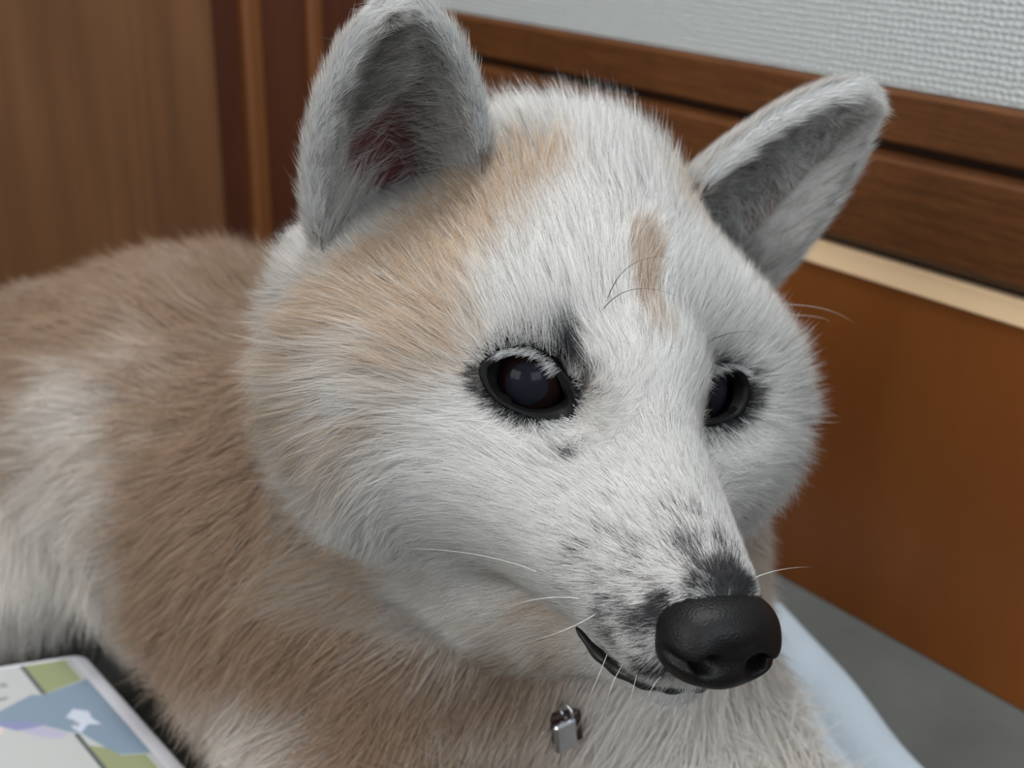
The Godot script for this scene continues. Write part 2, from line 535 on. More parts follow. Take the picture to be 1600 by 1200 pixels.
func field(p: Vector3) -> float:
	var d := 1.0
	for q in prims:
		var c: Vector3 = q[6]
		var k: float = q[5]
		var far := p.distance_to(c) - float(q[7])
		var e: float
		if q[0] == 3:
			if far > k:
				continue
			var a3: Vector3 = q[1]
			var ab3: Vector3 = q[2] - a3
			var t3 := clampf((p - a3).dot(ab3) / ab3.length_squared(), 0.0, 1.0)
			e = lerpf(q[3], q[4], t3) - p.distance_to(a3 + ab3 * t3)
			var h3 := maxf(k - absf(d - e), 0.0) / k
			d = maxf(d, e) + h3 * h3 * k * 0.25
			continue
		if q[0] == 2:
			if far > k:
				continue
			e = -far
			var h2 := maxf(k - absf(d - e), 0.0) / k
			d = maxf(d, e) + h2 * h2 * k * 0.25
			continue
		if far > d + k:
			continue
		if q[0] == 0:
			var r: Vector3 = q[2]
			var v: Vector3 = (p - c) / r
			var k0 := v.length()
			var k1 := (v / r).length()
			e = k0 * (k0 - 1.0) / maxf(k1, 1e-6)
		else:
			var a: Vector3 = q[1]
			var ab: Vector3 = q[2] - a
			var t := clampf((p - a).dot(ab) / ab.length_squared(), 0.0, 1.0)
			e = p.distance_to(a + ab * t) - lerpf(q[3], q[4], t)
		var h := maxf(k - absf(d - e), 0.0) / k
		d = minf(d, e) - h * h * k * 0.25
	return d

# surface nets over a box; returns [points, normals, triangle corners]
func nets(lo: Vector3, hi: Vector3, cell: float, f: Callable) -> Array:
	var B := 4
	var nb := Vector3i(((hi - lo) / (cell * B)).ceil())
	var n := nb * B + Vector3i.ONE
	var val := PackedFloat32Array()
	val.resize(n.x * n.y * n.z)
	val.fill(9.0)
	var sx := 1
	var sy := n.x
	var sz := n.x * n.y
	var near: Array[Vector3i] = []
	var reach := cell * B * 0.87 * 1.35 + 0.002
	for k in nb.z:
		for j in nb.y:
			for i in nb.x:
				var c := lo + (Vector3(i, j, k) + Vector3.ONE * 0.5) * cell * B
				if absf(f.call(c)) < reach:
					near.append(Vector3i(i, j, k) * B)
	for b in near:
		for k in B + 1:
			for j in B + 1:
				for i in B + 1:
					var at := (b.x + i) * sx + (b.y + j) * sy + (b.z + k) * sz
					if val[at] == 9.0:
						val[at] = f.call(lo + Vector3(b.x + i, b.y + j, b.z + k) * cell)
	var slot := PackedInt32Array()
	slot.resize(val.size())
	slot.fill(-1)
	var pts := PackedVector3Array()
	var off := [0, sx, sy, sx + sy, sz, sx + sz, sy + sz, sx + sy + sz]
	var edges := [[0, 1], [2, 3], [4, 5], [6, 7], [0, 2], [1, 3], [4, 6], [5, 7], [0, 4], [1, 5], [2, 6], [3, 7]]
	var cells := PackedInt32Array()
	for b in near:
		for k in B:
			for j in B:
				for i in B:
					var g := Vector3i(b.x + i, b.y + j, b.z + k)
					var at := g.x * sx + g.y * sy + g.z * sz
					var m := 0
					for o in 8:
						if val[at + off[o]] < 0.0:
							m += 1
					if m == 0 or m == 8:
						continue
					var sum := Vector3.ZERO
					var cnt := 0
					for e in edges:
						var va := val[at + off[e[0]]]
						var vb := val[at + off[e[1]]]
						if (va < 0.0) != (vb < 0.0):
							var t := va / (va - vb)
							var pa := Vector3(e[0] & 1, (e[0] >> 1) & 1, e[0] >> 2)
							var pb := Vector3(e[1] & 1, (e[1] >> 1) & 1, e[1] >> 2)
							sum += pa.lerp(pb, t)
							cnt += 1
					slot[at] = pts.size()
					cells.append(at)
					pts.append(lo + (Vector3(g) + sum / cnt) * cell)
	var idx := PackedInt32Array()
	var nrm := PackedVector3Array()
	nrm.resize(pts.size())
	for at in cells:
		for ax in 3:
			var s: int = [sx, sy, sz][ax]
			var u: int = [sy, sz, sx][ax]
			var v: int = [sz, sx, sy][ax]
			var va := val[at]
			var vb := val[at + s]
			if (va < 0.0) == (vb < 0.0) or at - u - v < 0:
				continue
			var a := slot[at]
			var b2 := slot[at - u]
			var c2 := slot[at - u - v]
			var d := slot[at - v]
			if b2 < 0 or c2 < 0 or d < 0:
				continue
			var out := Vector3.ZERO
			out[ax] = 1.0 if va < 0.0 else -1.0
			var nn := (pts[b2] - pts[a]).cross(pts[c2] - pts[a]) + (pts[c2] - pts[a]).cross(pts[d] - pts[a])
			if nn.dot(out) > 0.0:       # front faces run clockwise
				idx.append_array([a, c2, b2, a, d, c2])
			else:
				idx.append_array([a, b2, c2, a, c2, d])
				nn = -nn
			for q in [a, b2, c2, d]:
				nrm[q] += nn
	for i in nrm.size():
		nrm[i] = nrm[i].normalized()
	return [pts, nrm, idx]

func dog_shape():
	# head
	ell(Vector3(0, 0.017, -0.074), Vector3(0.063, 0.063, 0.075), 0.02)
	ell(Vector3(0, 0.017, -0.022), Vector3(0.026, 0.026, 0.026), 0.03)
	cap(Vector3(0, -0.005, 0.004), Vector3(0, -0.0500, 0.0640), 0.0165, 0.0155, 0.014)
	cap(Vector3(-0.001, -0.032, 0.010), Vector3(0, -0.0530, 0.0600), 0.0205, 0.0145, 0.012)
	ell(Vector3(0, 0.003, 0.012), Vector3(0.0185, 0.020, 0.015), 0.012)
	for s in [-1.0, 1.0]:
		ell(Vector3(0.031 * s, 0.020, -0.020), Vector3(0.020, 0.014, 0.018), 0.018)
		ell(Vector3(0.050 * s, -0.003, -0.054), Vector3(0.030, 0.034, 0.043), 0.03)
		ell(Vector3(0.072 * s, 0.006, -0.078), Vector3(0.020, 0.034, 0.026), 0.03)
		ell(Vector3(0.054 * s, -0.024, -0.050), Vector3(0.033, 0.045, 0.045), 0.03)
		ell(Vector3(0.040 * s, -0.027, -0.016), Vector3(0.022, 0.019, 0.022), 0.018)
		if s < 0.0:
			cap(Vector3(-0.034, -0.036, -0.014), Vector3(-0.0165, -0.0445, 0.028), 0.025, 0.0205, 0.014)
			cap(Vector3(-0.0165, -0.0445, 0.028), Vector3(-0.0100, -0.0610, 0.0615), 0.0205, 0.0120, 0.008)
		else:      # this side of the muzzle is slimmer, as the head is turned away
			cap(Vector3(0.026, -0.038, -0.014), Vector3(0.0095, -0.0460, 0.028), 0.022, 0.0175, 0.014)
			cap(Vector3(0.0095, -0.0460, 0.028), Vector3(0.0070, -0.0610, 0.0615), 0.0175, 0.0115, 0.008)
	cap(Vector3(0, -0.074, -0.02), Vector3(0, -0.0735, 0.056), 0.026, 0.0105, 0.006)
	ell(Vector3(0, -0.066, -0.050), Vector3(0.042, 0.040, 0.045), 0.03)
	# neck and trunk (given in the world)
	cap(Vector3(0, -0.03, -0.085), HI * Vector3(-0.46, 0.115, -0.285), 0.072, 0.098, 0.03)
	wcap(Vector3(-0.44, 0.100, -0.280), Vector3(-0.61, 0.100, -0.265), 0.100, 0.100, 0.05)
	wcap(Vector3(-0.61, 0.100, -0.265), Vector3(-0.72, 0.080, -0.19), 0.100, 0.088, 0.05)
	wcap(Vector3(-0.333, 0.168, -0.328), Vector3(-0.322, 0.128, -0.338), 0.051, 0.048, 0.03)
	wcap(Vector3(-0.37, 0.085, -0.298), Vector3(-0.300, 0.056, -0.330), 0.080, 0.048, 0.05)
	wcap(Vector3(-0.69, 0.085, -0.165), Vector3(-0.63, 0.062, -0.145), 0.075, 0.05, 0.03)
	wcap(Vector3(-0.33, 0.055, -0.345), Vector3(-0.20, 0.034, -0.335), 0.048, 0.030, 0.03)
	wcap(Vector3(-0.44, 0.060, -0.232), Vector3(-0.36, 0.05, -0.224), 0.052, 0.040, 0.03)
	wcap(Vector3(-0.40, 0.055, -0.235), Vector3(-0.22, 0.036, -0.215), 0.05, 0.03, 0.03)
	bare = prims.duplicate()
	for s in [-1.0, 1.0]:
		cut(eye_centre(s), 0.0150, 0.002)
		cut(eye_centre(s) + Vector3(0.0295 * s, 0.009, -0.018).normalized() * 0.0045 + eye_axis(s) * 0.003, 0.0120, 0.002)

func eye_axis(s: float) -> Vector3:
	return Vector3(0.50 * s, 0.06, 0.86).normalized()

func eye_centre(s: float) -> Vector3:
	return Vector3(0.0362 * s, -0.001, 0.0018) - eye_axis(s) * 0.0122

func build_dog():
	dog = Node3D.new()
	dog.name = "dog"
	dog.position = DOG_BASE
	add_child(dog)
	tag(dog, "white and tan prick-eared senior dog lying down with dark eyes and a black nose", "dog")
	dog_shape()
	var t0 := Time.get_ticks_msec()
	var lo := Vector3(-0.115, -0.135, -0.135)
	var hi := Vector3(0.115, 0.095, 0.10)
	var head := nets(lo, hi, 0.0032, field)
	print("head ", head[0].size(), " ms ", Time.get_ticks_msec() - t0)
	var blo := Vector3(9, 9, 9)
	var bhi := -blo
	for q in prims:
		blo = blo.min(q[6] - Vector3.ONE * (q[7] + 0.02))
		bhi = bhi.max(q[6] + Vector3.ONE * (q[7] + 0.02))
	var body := nets(blo, bhi, 0.010, field)
	print("body ", body[0].size(), " ms ", Time.get_ticks_msec() - t0)
	var skin := mat(Color(0.55, 0.5, 0.46), 0.9, 0.08)
	skin.vertex_color_use_as_albedo = true
	skin.albedo_color = Color.WHITE
	var pts := PackedVector3Array()
	var nrm := PackedVector3Array()
	var idx := PackedInt32Array()
	var back := Transform3D(Basis(), -DOG_BASE) * H
	for part in [head, body]:
		var base := pts.size()
		for i in part[0].size():
			pts.append(back * part[0][i])
			nrm.append(back.basis * part[1][i])
		var ix: PackedInt32Array = part[2]
		for i in range(0, ix.size(), 3):
			var c: Vector3 = (part[0][ix[i]] + part[0][ix[i + 1]] + part[0][ix[i + 2]]) / 3.0
			var inside := c.x > lo.x + 0.006 and c.x < hi.x - 0.006 and c.y > lo.y + 0.006 and c.y < hi.y - 0.006 and c.z > lo.z + 0.006 and c.z < hi.z - 0.006
			if part == body and inside:
				continue
			idx.append_array([ix[i] + base, ix[i + 1] + base, ix[i + 2] + base])
	var cols := PackedColorArray()
	cols.resize(pts.size())
	cols.fill(Color(0.5, 0.45, 0.4))
	for i in head[0].size():
		for s in [-1.0, 1.0]:
			var dv: Vector3 = head[0][i] - eye_centre(s)
			if dv.dot(eye_axis(s)) > -0.014 and dv.length() < 0.028:
				cols[i] = Color(0.006, 0.006, 0.006).lerp(Color(0.5, 0.45, 0.4), smoothstep(0.0225, 0.0275, dv.length()))
	for i in head[0].size():      # dark skin round the nose leather
		var nd: float = ((head[0][i] - Vector3(0, -0.0545, 0.076)) / Vector3(0.0195, 0.0165, 0.0180)).length()
		cols[i] = Color(0.03, 0.028, 0.03).lerp(cols[i], smoothstep(1.0, 1.25, nd))
	for s in [-1.0, 1.0]:
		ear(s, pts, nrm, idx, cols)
	var arr := []
	arr.resize(Mesh.ARRAY_MAX)
	arr[Mesh.ARRAY_VERTEX] = pts
	arr[Mesh.ARRAY_NORMAL] = nrm
	arr[Mesh.ARRAY_INDEX] = idx
	arr[Mesh.ARRAY_COLOR] = cols
	var am := ArrayMesh.new()
	am.add_surface_from_arrays(Mesh.PRIMITIVE_TRIANGLES, arr)
	mesh_node("body", am, skin, dog)
	for s in [-1.0, 1.0]:
		eye(s)
	nose()
	head_part = head
	fur_from(head, func(c: Vector3) -> bool: return c.z > lo.z + 0.004 and c.y > lo.y + 0.004)
	fur_from(body, func(c: Vector3) -> bool: return not (c.x > lo.x + 0.006 and c.x < hi.x - 0.006 and c.y > lo.y + 0.006 and c.y < hi.y - 0.006 and c.z > lo.z + 0.006 and c.z < hi.z - 0.006))
	for s in [-1.0, 1.0]:
		ear_fur(s)
	lay_fur()
	whiskers()
	print("dog ms ", Time.get_ticks_msec() - t0, " tufts ", grown.map(func(g): return g[0].size()))

# ---- ears: a cupped leaf between a rim from inner base over the tip to outer base
func rim_point(s: float, w: float) -> Vector3:
	var I := Vector3(0.0445, 0.068, -0.040)
	var T := Vector3(0.0878, 0.1025, -0.0155)
	var O := Vector3(0.0905, 0.033, -0.057)
	var across := Vector3(0.62, -0.42, -0.2).normalized()
	var p: Vector3
	if w < 0.0:
		p = I.bezier_interpolate(I + Vector3(0.006, 0.016, 0.007), T - across * 0.017 + Vector3(0, 0.001, 0), T, 1.0 + w)
	else:
		p = T.bezier_interpolate(T + across * 0.016, O + Vector3(0.012, 0.024, 0.008), O, w)
	p.x *= s
	return p

func ear_point(s: float, u: float, v: float) -> Vector3:
	var vv := maxf(v, 0.0)
	var a := rim_point(s, vv - 1.0)
	var b := rim_point(s, 1.0 - vv)
	var facing := Vector3(0.25 * s, 0.05, 0.95).normalized()
	var p := a.lerp(b, u)
	var deep := 0.030 * pow(1.0 - vv, 0.75) + 0.004 * (1.0 - vv)
	p -= facing * deep * pow(4.0 * u * (1.0 - u), 0.8)
	if v < 0.0:
		p += Vector3(-0.15 * s, -0.55, -0.15) * (-v) * 0.08
	return p

func ear_normal(s: float, u: float, v: float) -> Vector3:
	var e := 0.01
	var du := ear_point(s, minf(u + e, 1.0), v) - ear_point(s, maxf(u - e, 0.0), v)
	var dv := ear_point(s, u, minf(v + e, 0.995)) - ear_point(s, u, minf(v + e, 0.995) - 2.0 * e)
	var n := du.cross(dv).normalized()
	if n.z < 0.0 and n.dot(Vector3(0.25 * s, 0.05, 0.95)) < 0.0:
		n = -n
	return n

func ear(s: float, pts: PackedVector3Array, nrm: PackedVector3Array, idx: PackedInt32Array, cols: PackedColorArray):
	var back := Transform3D(Basis(), -DOG_BASE) * H
	var nu := 20
	var nv := 22
	for side in 2:
		var base := pts.size()
		for j in nv + 1:
			for i in nu + 1:
				var u := float(i) / nu
				var v := lerpf(-0.3, 1.0, float(j) / nv)
				var p := ear_point(s, u, v)
				var n := ear_normal(s, clampf(u, 0.03, 0.97), minf(v, 0.97))
				var thick := 0.0045 * minf(1.0, 6.0 * minf(u, 1.0 - u) + 0.15) * minf(1.0, 5.0 * (1.0 - v) + 0.1)
				if side == 1:
					p -= n * thick
					n = -n
				pts.append(back * p)
				nrm.append((back.basis * n).normalized())
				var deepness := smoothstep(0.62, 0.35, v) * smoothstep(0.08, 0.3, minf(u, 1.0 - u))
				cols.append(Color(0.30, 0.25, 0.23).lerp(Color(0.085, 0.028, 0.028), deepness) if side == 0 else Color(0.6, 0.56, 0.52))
		for j in nv:
			for i in nu:
				var a := base + j * (nu + 1) + i
				for q in [[a, a + 1, a + nu + 2], [a, a + nu + 2, a + nu + 1]]:
					var nn: Vector3 = (pts[q[1]] - pts[q[0]]).cross(pts[q[2]] - pts[q[0]])
					if nn.dot(nrm[q[0]] + nrm[q[1]] + nrm[q[2]]) > 0.0:
						idx.append_array([q[0], q[2], q[1]])
					else:
						idx.append_array(q)

# how far along the eye's axis the skin lies at (x, y) of the eye's own frame
func skin_height(c: Vector3, ax: Vector3, ex: Vector3, ey: Vector3, x: float, y: float) -> float:
	var o := c + ex * x + ey * y
	var t := 0.035
	var keep := prims
	prims = bare
	for i in 60:
		var e := field(o + ax * t)
		if e < 0.0001:
			break
		t -= e * 0.8
		if t < -0.01:
			break
	prims = keep
	return t

func eye(s: float):
	var back := Transform3D(Basis(), -DOG_BASE) * H
	var c := eye_centre(s)
	var ax := eye_axis(s)
	var ex := Vector3(0.0295 * s, 0.009, -0.018)
	ex = (ex - ax * ex.dot(ax)).normalized()      # towards the outer corner
	var ey := ax.cross(ex) * s                    # up
	if ey.y < 0.0:
		ey = -ey
	# eyeball: nearly black iris; the pupil has a blue-grey sheen put into its colour
	var st := SurfaceTool.new()
	st.begin(Mesh.PRIMITIVE_TRIANGLES)
	st.set_smooth_group(0)
	var R := 0.0132
	var nr := 24
	var na := 40
	var gaze := (ax + Vector3(0.10, -0.06, 0.0)).normalized()
	var gx := gaze.cross(Vector3.UP).normalized()
	var gy := gx.cross(gaze)
	var ring := func(i: int, j: int) -> Vector3:
		var th := PI * i / nr
		var ph := TAU * j / na
		var bulge := 1.0 + 0.02 * (1.0 - smoothstep(0.2, 1.1, th))
		return (gaze * cos(th) + (gx * cos(ph) + gy * sin(ph)) * sin(th)) * R * bulge
	for i in nr:
		for j in na:
			var q := [ring.call(i, j), ring.call(i + 1, j), ring.call(i + 1, j + 1), ring.call(i, j + 1)]
			var col := Color(0.008, 0.010, 0.014) if i < 4 else (Color(0.010, 0.007, 0.006) if i < 9 else Color(0.012, 0.011, 0.012))
			for k in [[0, 1, 2], [0, 2, 3]]:
				st.set_color(col)
				tri(st, back.basis * q[k[0]], back.basis * q[k[1]], back.basis * q[k[2]], back.basis * (q[0] + q[2]))
	st.index()
	st.generate_normals()
	var em := mat(Color.WHITE, 0.10, 0.16)
	em.vertex_color_use_as_albedo = true
	var o := mesh_node("eye", st.commit(), em, dog)
	o.position = back * c
	# eyelids: a black rim from the opening on the eyeball out to the skin
	var lt := SurfaceTool.new()
	lt.begin(Mesh.PRIMITIVE_TRIANGLES)
	lt.set_smooth_group(0)
	var ns := 8
	var np := 48
	var grid := []
	for i in ns + 1:
		var row := []
		var f := float(i) / ns
		for j in np:
			var ph := TAU * j / np
			var cx := cos(ph)
			var sy := sin(ph)
			var wide := lerpf(0.0102 if cx > 0.0 else 0.0135, 0.0148 if cx > 0.0 else 0.0205, f)
			if s > 0.0 and cx > 0.0:
				wide *= 0.80
			var tall := lerpf(0.0086 if sy > 0.0 else 0.0074, 0.0112 if sy > 0.0 else 0.0094, f)
			var x := wide * cx
			var y := tall * signf(sy) * pow(absf(sy), 1.3) + lerpf(-0.0012, -0.0025, f) * maxf(-cx, 0.0)
			var r2 := x * x + y * y
			var on_eye := sqrt(maxf(0.0141 * 0.0141 - r2, 0.0)) + 0.0002 * (1.0 - f)
			var on_skin := skin_height(c, ax, ex, ey, x, y)
			var lift := maxf(on_eye, lerpf(minf(on_eye + 0.0015, on_skin + 0.0008), on_skin + 0.0008, smoothstep(0.0, 0.2, f)))
			if f > 0.7:
				lift = lerpf(lift, on_skin - 0.0006, (f - 0.7) / 0.3)
			row.append(back * (c + ex * x + ey * y + ax * lift))
		grid.append(row)
	for i in ns:
		for j in np:
			var j2 := (j + 1) % np
			tri(lt, grid[i][j], grid[i + 1][j], grid[i + 1][j2], back.basis * ax)
			tri(lt, grid[i][j], grid[i + 1][j2], grid[i][j2], back.basis * ax)
	# pale lashes hanging over the upper lid
	for q in 46:
		var t := rng.randf_range(-0.75, 0.85)
		var x := 0.0125 * t
		var y := 0.0098 * (1.0 - t * t * 0.75)
		var p := c + ex * x + ey * y + ax * (maxf(sqrt(maxf(0.0141 * 0.0141 - x * x - y * y, 0.0)), skin_height(c, ax, ex, ey, x, y)) + 0.0008)
		var g := rng.randf_range(0.6, 1.0)
		grow(0, p, (ax + ey * 0.5).normalized(), -ey * 0.75 + ex * rng.randf_range(0.2, 0.9) + ax * 0.3, rng.randf_range(0.003, 0.0052), 0.45, 0.0010, Color(0.78 * g, 0.78 * g, 0.78 * g))
	lt.index()
	lt.generate_normals()
	mesh_node("eyelid", lt.commit(), mat(Color(0.02, 0.019, 0.021), 0.55, 0.25), dog)

func nose():
	var keep := prims
	prims = []
	ell(Vector3(0, -0.0503, 0.0730), Vector3(0.0174, 0.0098, 0.0138), 0.003)
	for s in [-1.0, 1.0]:
		ell(Vector3(0.0098 * s, -0.0560, 0.0745), Vector3(0.0088, 0.0095, 0.0110), 0.004)
	ell(Vector3(0, -0.0620, 0.0750), Vector3(0.0115, 0.0070, 0.0095), 0.005)
	for s in [-1.0, 1.0]:
		slot_cut(Vector3(0.0062 * s, -0.0602, 0.0890), Vector3(0.0100 * s, -0.0578, 0.0790), 0.0041, 0.0030, 0.002)
		slot_cut(Vector3(0.0115 * s, -0.0605, 0.0860), Vector3(0.0195 * s, -0.0565, 0.0760), 0.0014, 0.0012, 0.002)
	slot_cut(Vector3(0, -0.0560, 0.0885), Vector3(0, -0.0720, 0.0830), 0.0007, 0.0010, 0.0012)
	var g := nets(Vector3(-0.022, -0.074, 0.055), Vector3(0.022, -0.035, 0.092), 0.0008, field)
	prims = keep
	var back := Transform3D(Basis(), -DOG_BASE) * H * Transform3D(Basis(), Vector3(0.0006, -0.0012, 0.0004))
	var pts := PackedVector3Array()
	var nrm := PackedVector3Array()
	for i in g[0].size():
		pts.append(back * g[0][i])
		nrm.append(back.basis * g[1][i])
	var arr := []
	arr.resize(Mesh.ARRAY_MAX)
	arr[Mesh.ARRAY_VERTEX] = pts
	arr[Mesh.ARRAY_NORMAL] = nrm
	arr[Mesh.ARRAY_INDEX] = g[2]
	var am := ArrayMesh.new()
	am.add_surface_from_arrays(Mesh.PRIMITIVE_TRIANGLES, arr)
	var m := mat(Color(0.05, 0.047, 0.05), 0.45, 0.3)
	var nt := NoiseTexture2D.new()
	var fn := FastNoiseLite.new()
	fn.noise_type = FastNoiseLite.TYPE_CELLULAR
	fn.cellular_return_type = FastNoiseLite.RETURN_DISTANCE2_SUB
	fn.frequency = 0.06
	fn.seed = 4
	nt.noise = fn
	nt.seamless = true
	nt.width = 256
	nt.height = 256
	m.heightmap_enabled = true
	m.heightmap_texture = nt
	m.heightmap_scale = 0.02
	m.uv1_triplanar = true
	m.uv1_scale = Vector3(60, 60, 60)
	mesh_node("nose", am, m, dog)

# ======================================================= fur
func blob(p: Vector3, c: Vector3, r: float) -> float:
	return exp(-(p - c).length_squared() / (r * r))

const WHITE_FUR := Color(0.90, 0.89, 0.87)
const TAN_FUR := Color(0.64, 0.48, 0.34)
const COAT_PALE := Color(0.84, 0.80, 0.75)
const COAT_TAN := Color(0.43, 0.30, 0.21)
const DEEP_TAN := Color(0.50, 0.36, 0.25)
const BLACK_FUR := Color(0.030, 0.030, 0.034)

# linear base colour of one tuft at p (head axes, metres); w is the same place in the world
func fur_colour(p: Vector3, w: Vector3, bodyness: float) -> Array:
	var m := p * 1000.0
	var jit := rng.randf()
	var nz := noise.get_noise_3dv(p * 1.0)
	var fz := fine_noise.get_noise_3dv(p)
	var tan_ := 0.0
	var deep := 0.0
	var black := 0.0
	if bodyness < 0.99:
		var h := 0.0
		h += blob(m, Vector3(-48, 50, -36), 25) * 1.0
		h += blob(m, Vector3(-66, 25, -28), 24) * 1.0
		h += blob(m, Vector3(-76, -8, -18), 20) * clampf(0.40 + nz * 1.2, 0.0, 0.8)
		h += blob(m, Vector3(-88, -32, -48), 24) * clampf(0.50 + nz * 1.2, 0.0, 0.9)
		h += blob(m, Vector3(-92, -8, -70), 22) * 0.5
		h += blob(m, Vector3(-78, -88, -98), 32) * 1.3 + blob(m, Vector3(-62, -118, -95), 28) * 1.1  # neck behind the ruff: tan deepened by the shade there
		h += blob(m, Vector3(-28, 63, -33), 13) * 0.9
		h += blob(m, Vector3(-82, 8, -40), 15) * 0.7
		h += blob(m, Vector3(-58, 8, -13), 14) * 0.8
		h *= 1.0 - 0.9 * blob(m, Vector3(-36, 24, 2), 13)
		h += (blob(m, Vector3(30, 60, -30), 14) + blob(m, Vector3(55, 45, -32), 18) + blob(m, Vector3(66, 20, -30), 18)) * 0.6
		# streaks over the cheeks and the edge of the ruff
		var cheek := smoothstep(60.0, 90.0, absf(m.x)) * smoothstep(25.0, 0.0, m.y)
		h += cheek * clampf(0.25 + nz * 1.1, 0.0, 0.8)
		h += smoothstep(-56.0, -72.0, m.y) * smoothstep(45.0, 15.0, m.z) * clampf(0.38 - nz * 0.9, 0.0, 0.7) * (1.0 - 0.9 * blob(m, Vector3(-42, -100, -62), 20))  # underside of the jaw: tan coat with some of its shade mixed in
		tan_ = clampf(h + fz * 0.35 * minf(1.0, h * 2.0), 0.0, 1.0)
		# stripe down the middle of the brow
		var stripe := smoothstep(6.5, 2.5, absf(m.x + 1.5 + 0.02 * (m.y - 30.0))) * smoothstep(12.0, 20.0, m.y) * smoothstep(54.0, 44.0, m.y)
		stripe *= 0.55 + 0.45 * smoothstep(20.0, 30.0, m.y) + fz * 0.3
		deep = clampf(stripe, 0.0, 0.85)
		deep = maxf(deep, 0.75 * blob(m, Vector3(-58, 62, -52), 9))
		# black at the inner corner of the eye, a tear mark, and the grizzled muzzle
		black = maxf(black, 1.15 * blob(m, Vector3(-22.5, 9.5, 7.5), 6.8))
		black = maxf(black, 1.0 * blob(m, Vector3(-20, 1, 12), 4.5))
		black = maxf(black, 0.35 * blob(m, Vector3(-28, 15, 5), 4.5))
		black = maxf(black, 0.30 * blob(m, Vector3(-26, -14, 20), 4.5))
		black = maxf(black, 2.2 * blob(m, Vector3(-26, -19, 24), 2.4))
		black = maxf(black, 0.45 * blob(m, Vector3(-23, -9, 18), 4.0))
		black = maxf(black, 0.7 * blob(m, Vector3(22, 5, 10), 3.5))
		for s in [-1.0, 1.0]:
			var c := eye_centre(s)
			var ax := eye_axis(s)
			var ex := Vector3(0.0295 * s, 0.009, -0.018)
			ex = (ex - ax * ex.dot(ax)).normalized()
			var dv := p - c
			var ey := (dv - ax * dv.dot(ax) - ex * dv.dot(ex))
			var rr := Vector2(dv.dot(ex) / 0.0190, ey.length() / 0.0115).length()
			if dv.dot(ax) > -0.005:
				black = maxf(black, 0.95 * smoothstep(0.99, 0.86, rr) * (0.4 if dv.y > 0.004 and dv.dot(ex) > -0.006 else 1.0))
		var front := smoothstep(40.0, 72.0, m.z)
		black = maxf(black, 0.55 * blob(m, Vector3(-4, -29, 67), 15))
		black = maxf(black, 0.38 * blob(m, Vector3(-24, -44, 54), 20))
		black = maxf(black, 1.5 * blob(m, Vector3(0, -38.5, 78), 10))
		black = maxf(black, 0.95 * blob(Vector3(absf(m.x), m.y, m.z), Vector3(17, -48, 73), 7))
		black = maxf(black, 0.58 * blob(Vector3(absf(m.x), m.y, m.z), Vector3(23, -55, 63), 14))
		black = maxf(black, 0.60 * blob(Vector3(absf(m.x), m.y, m.z), Vector3(17, -66, 70), 9))
		black *= 0.70 + 0.7 * clampf(0.5 + fz * 1.6, 0.0, 1.0)
	var btan := 0.0
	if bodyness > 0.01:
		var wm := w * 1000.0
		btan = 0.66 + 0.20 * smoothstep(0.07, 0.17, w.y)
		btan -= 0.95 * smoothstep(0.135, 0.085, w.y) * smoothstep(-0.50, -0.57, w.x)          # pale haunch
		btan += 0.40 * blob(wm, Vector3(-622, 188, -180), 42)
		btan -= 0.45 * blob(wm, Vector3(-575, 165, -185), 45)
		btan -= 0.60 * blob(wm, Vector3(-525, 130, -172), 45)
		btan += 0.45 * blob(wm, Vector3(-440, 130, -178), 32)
		btan += 0.35 * blob(wm, Vector3(-415, 160, -195), 55)  # neck below the ruff: coat tan plus shade put into the colour
		btan += 0.50 * blob(wm, Vector3(-395, 150, -200), 55)  # more of the same shaded tan on the neck
		btan += 0.30 * blob(wm, Vector3(-335, 105, -212), 50)  # chest under the head: browner, partly painted shade
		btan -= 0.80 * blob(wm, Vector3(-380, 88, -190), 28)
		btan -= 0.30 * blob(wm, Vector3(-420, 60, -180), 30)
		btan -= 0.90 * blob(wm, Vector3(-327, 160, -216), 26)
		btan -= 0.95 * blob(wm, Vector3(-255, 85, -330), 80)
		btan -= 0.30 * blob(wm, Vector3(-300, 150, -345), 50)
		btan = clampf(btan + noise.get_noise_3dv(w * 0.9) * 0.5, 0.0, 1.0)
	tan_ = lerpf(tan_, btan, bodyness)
	var b := 0.88 + 0.14 * rng.randf() + 0.05 * nz
	var pale := WHITE_FUR.lerp(COAT_PALE, bodyness)
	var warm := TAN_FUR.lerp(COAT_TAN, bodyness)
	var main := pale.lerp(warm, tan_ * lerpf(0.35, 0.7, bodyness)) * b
	var other := pale.lerp(warm, minf(tan_ * (1.0 + 0.4 * jit), 1.0)) * b
	var share := clampf(tan_ * 1.6, 0.0, 0.85)
	if deep > 0.03 and rng.randf() < deep * (1.0 - bodyness):
		main = main.lerp(DEEP_TAN, 0.5)
		other = DEEP_TAN
		share = 0.6
	if black > 0.04 and bodyness < 0.5 and rng.randf() < black * 1.7:
		other = BLACK_FUR.lerp(Color(0.12, 0.12, 0.13), rng.randf() * rng.randf())
		share = clampf(black * 1.15 + rng.randf_range(-0.3, 0.25), 0.1, 1.0)
		if black > 0.55:
			main = main.lerp(Color(0.25, 0.25, 0.26), 0.6)
	elif bodyness < 0.5 and rng.randf() < 0.22 + 0.3 * clampf(fz, 0.0, 1.0):      # greying hairs through the white
		other = other.lerp(Color(0.30, 0.29, 0.28), 0.75)
		share = rng.randf_range(0.15, 0.45)
	main.a = 1.0
	other.a = share
	return [main, other]

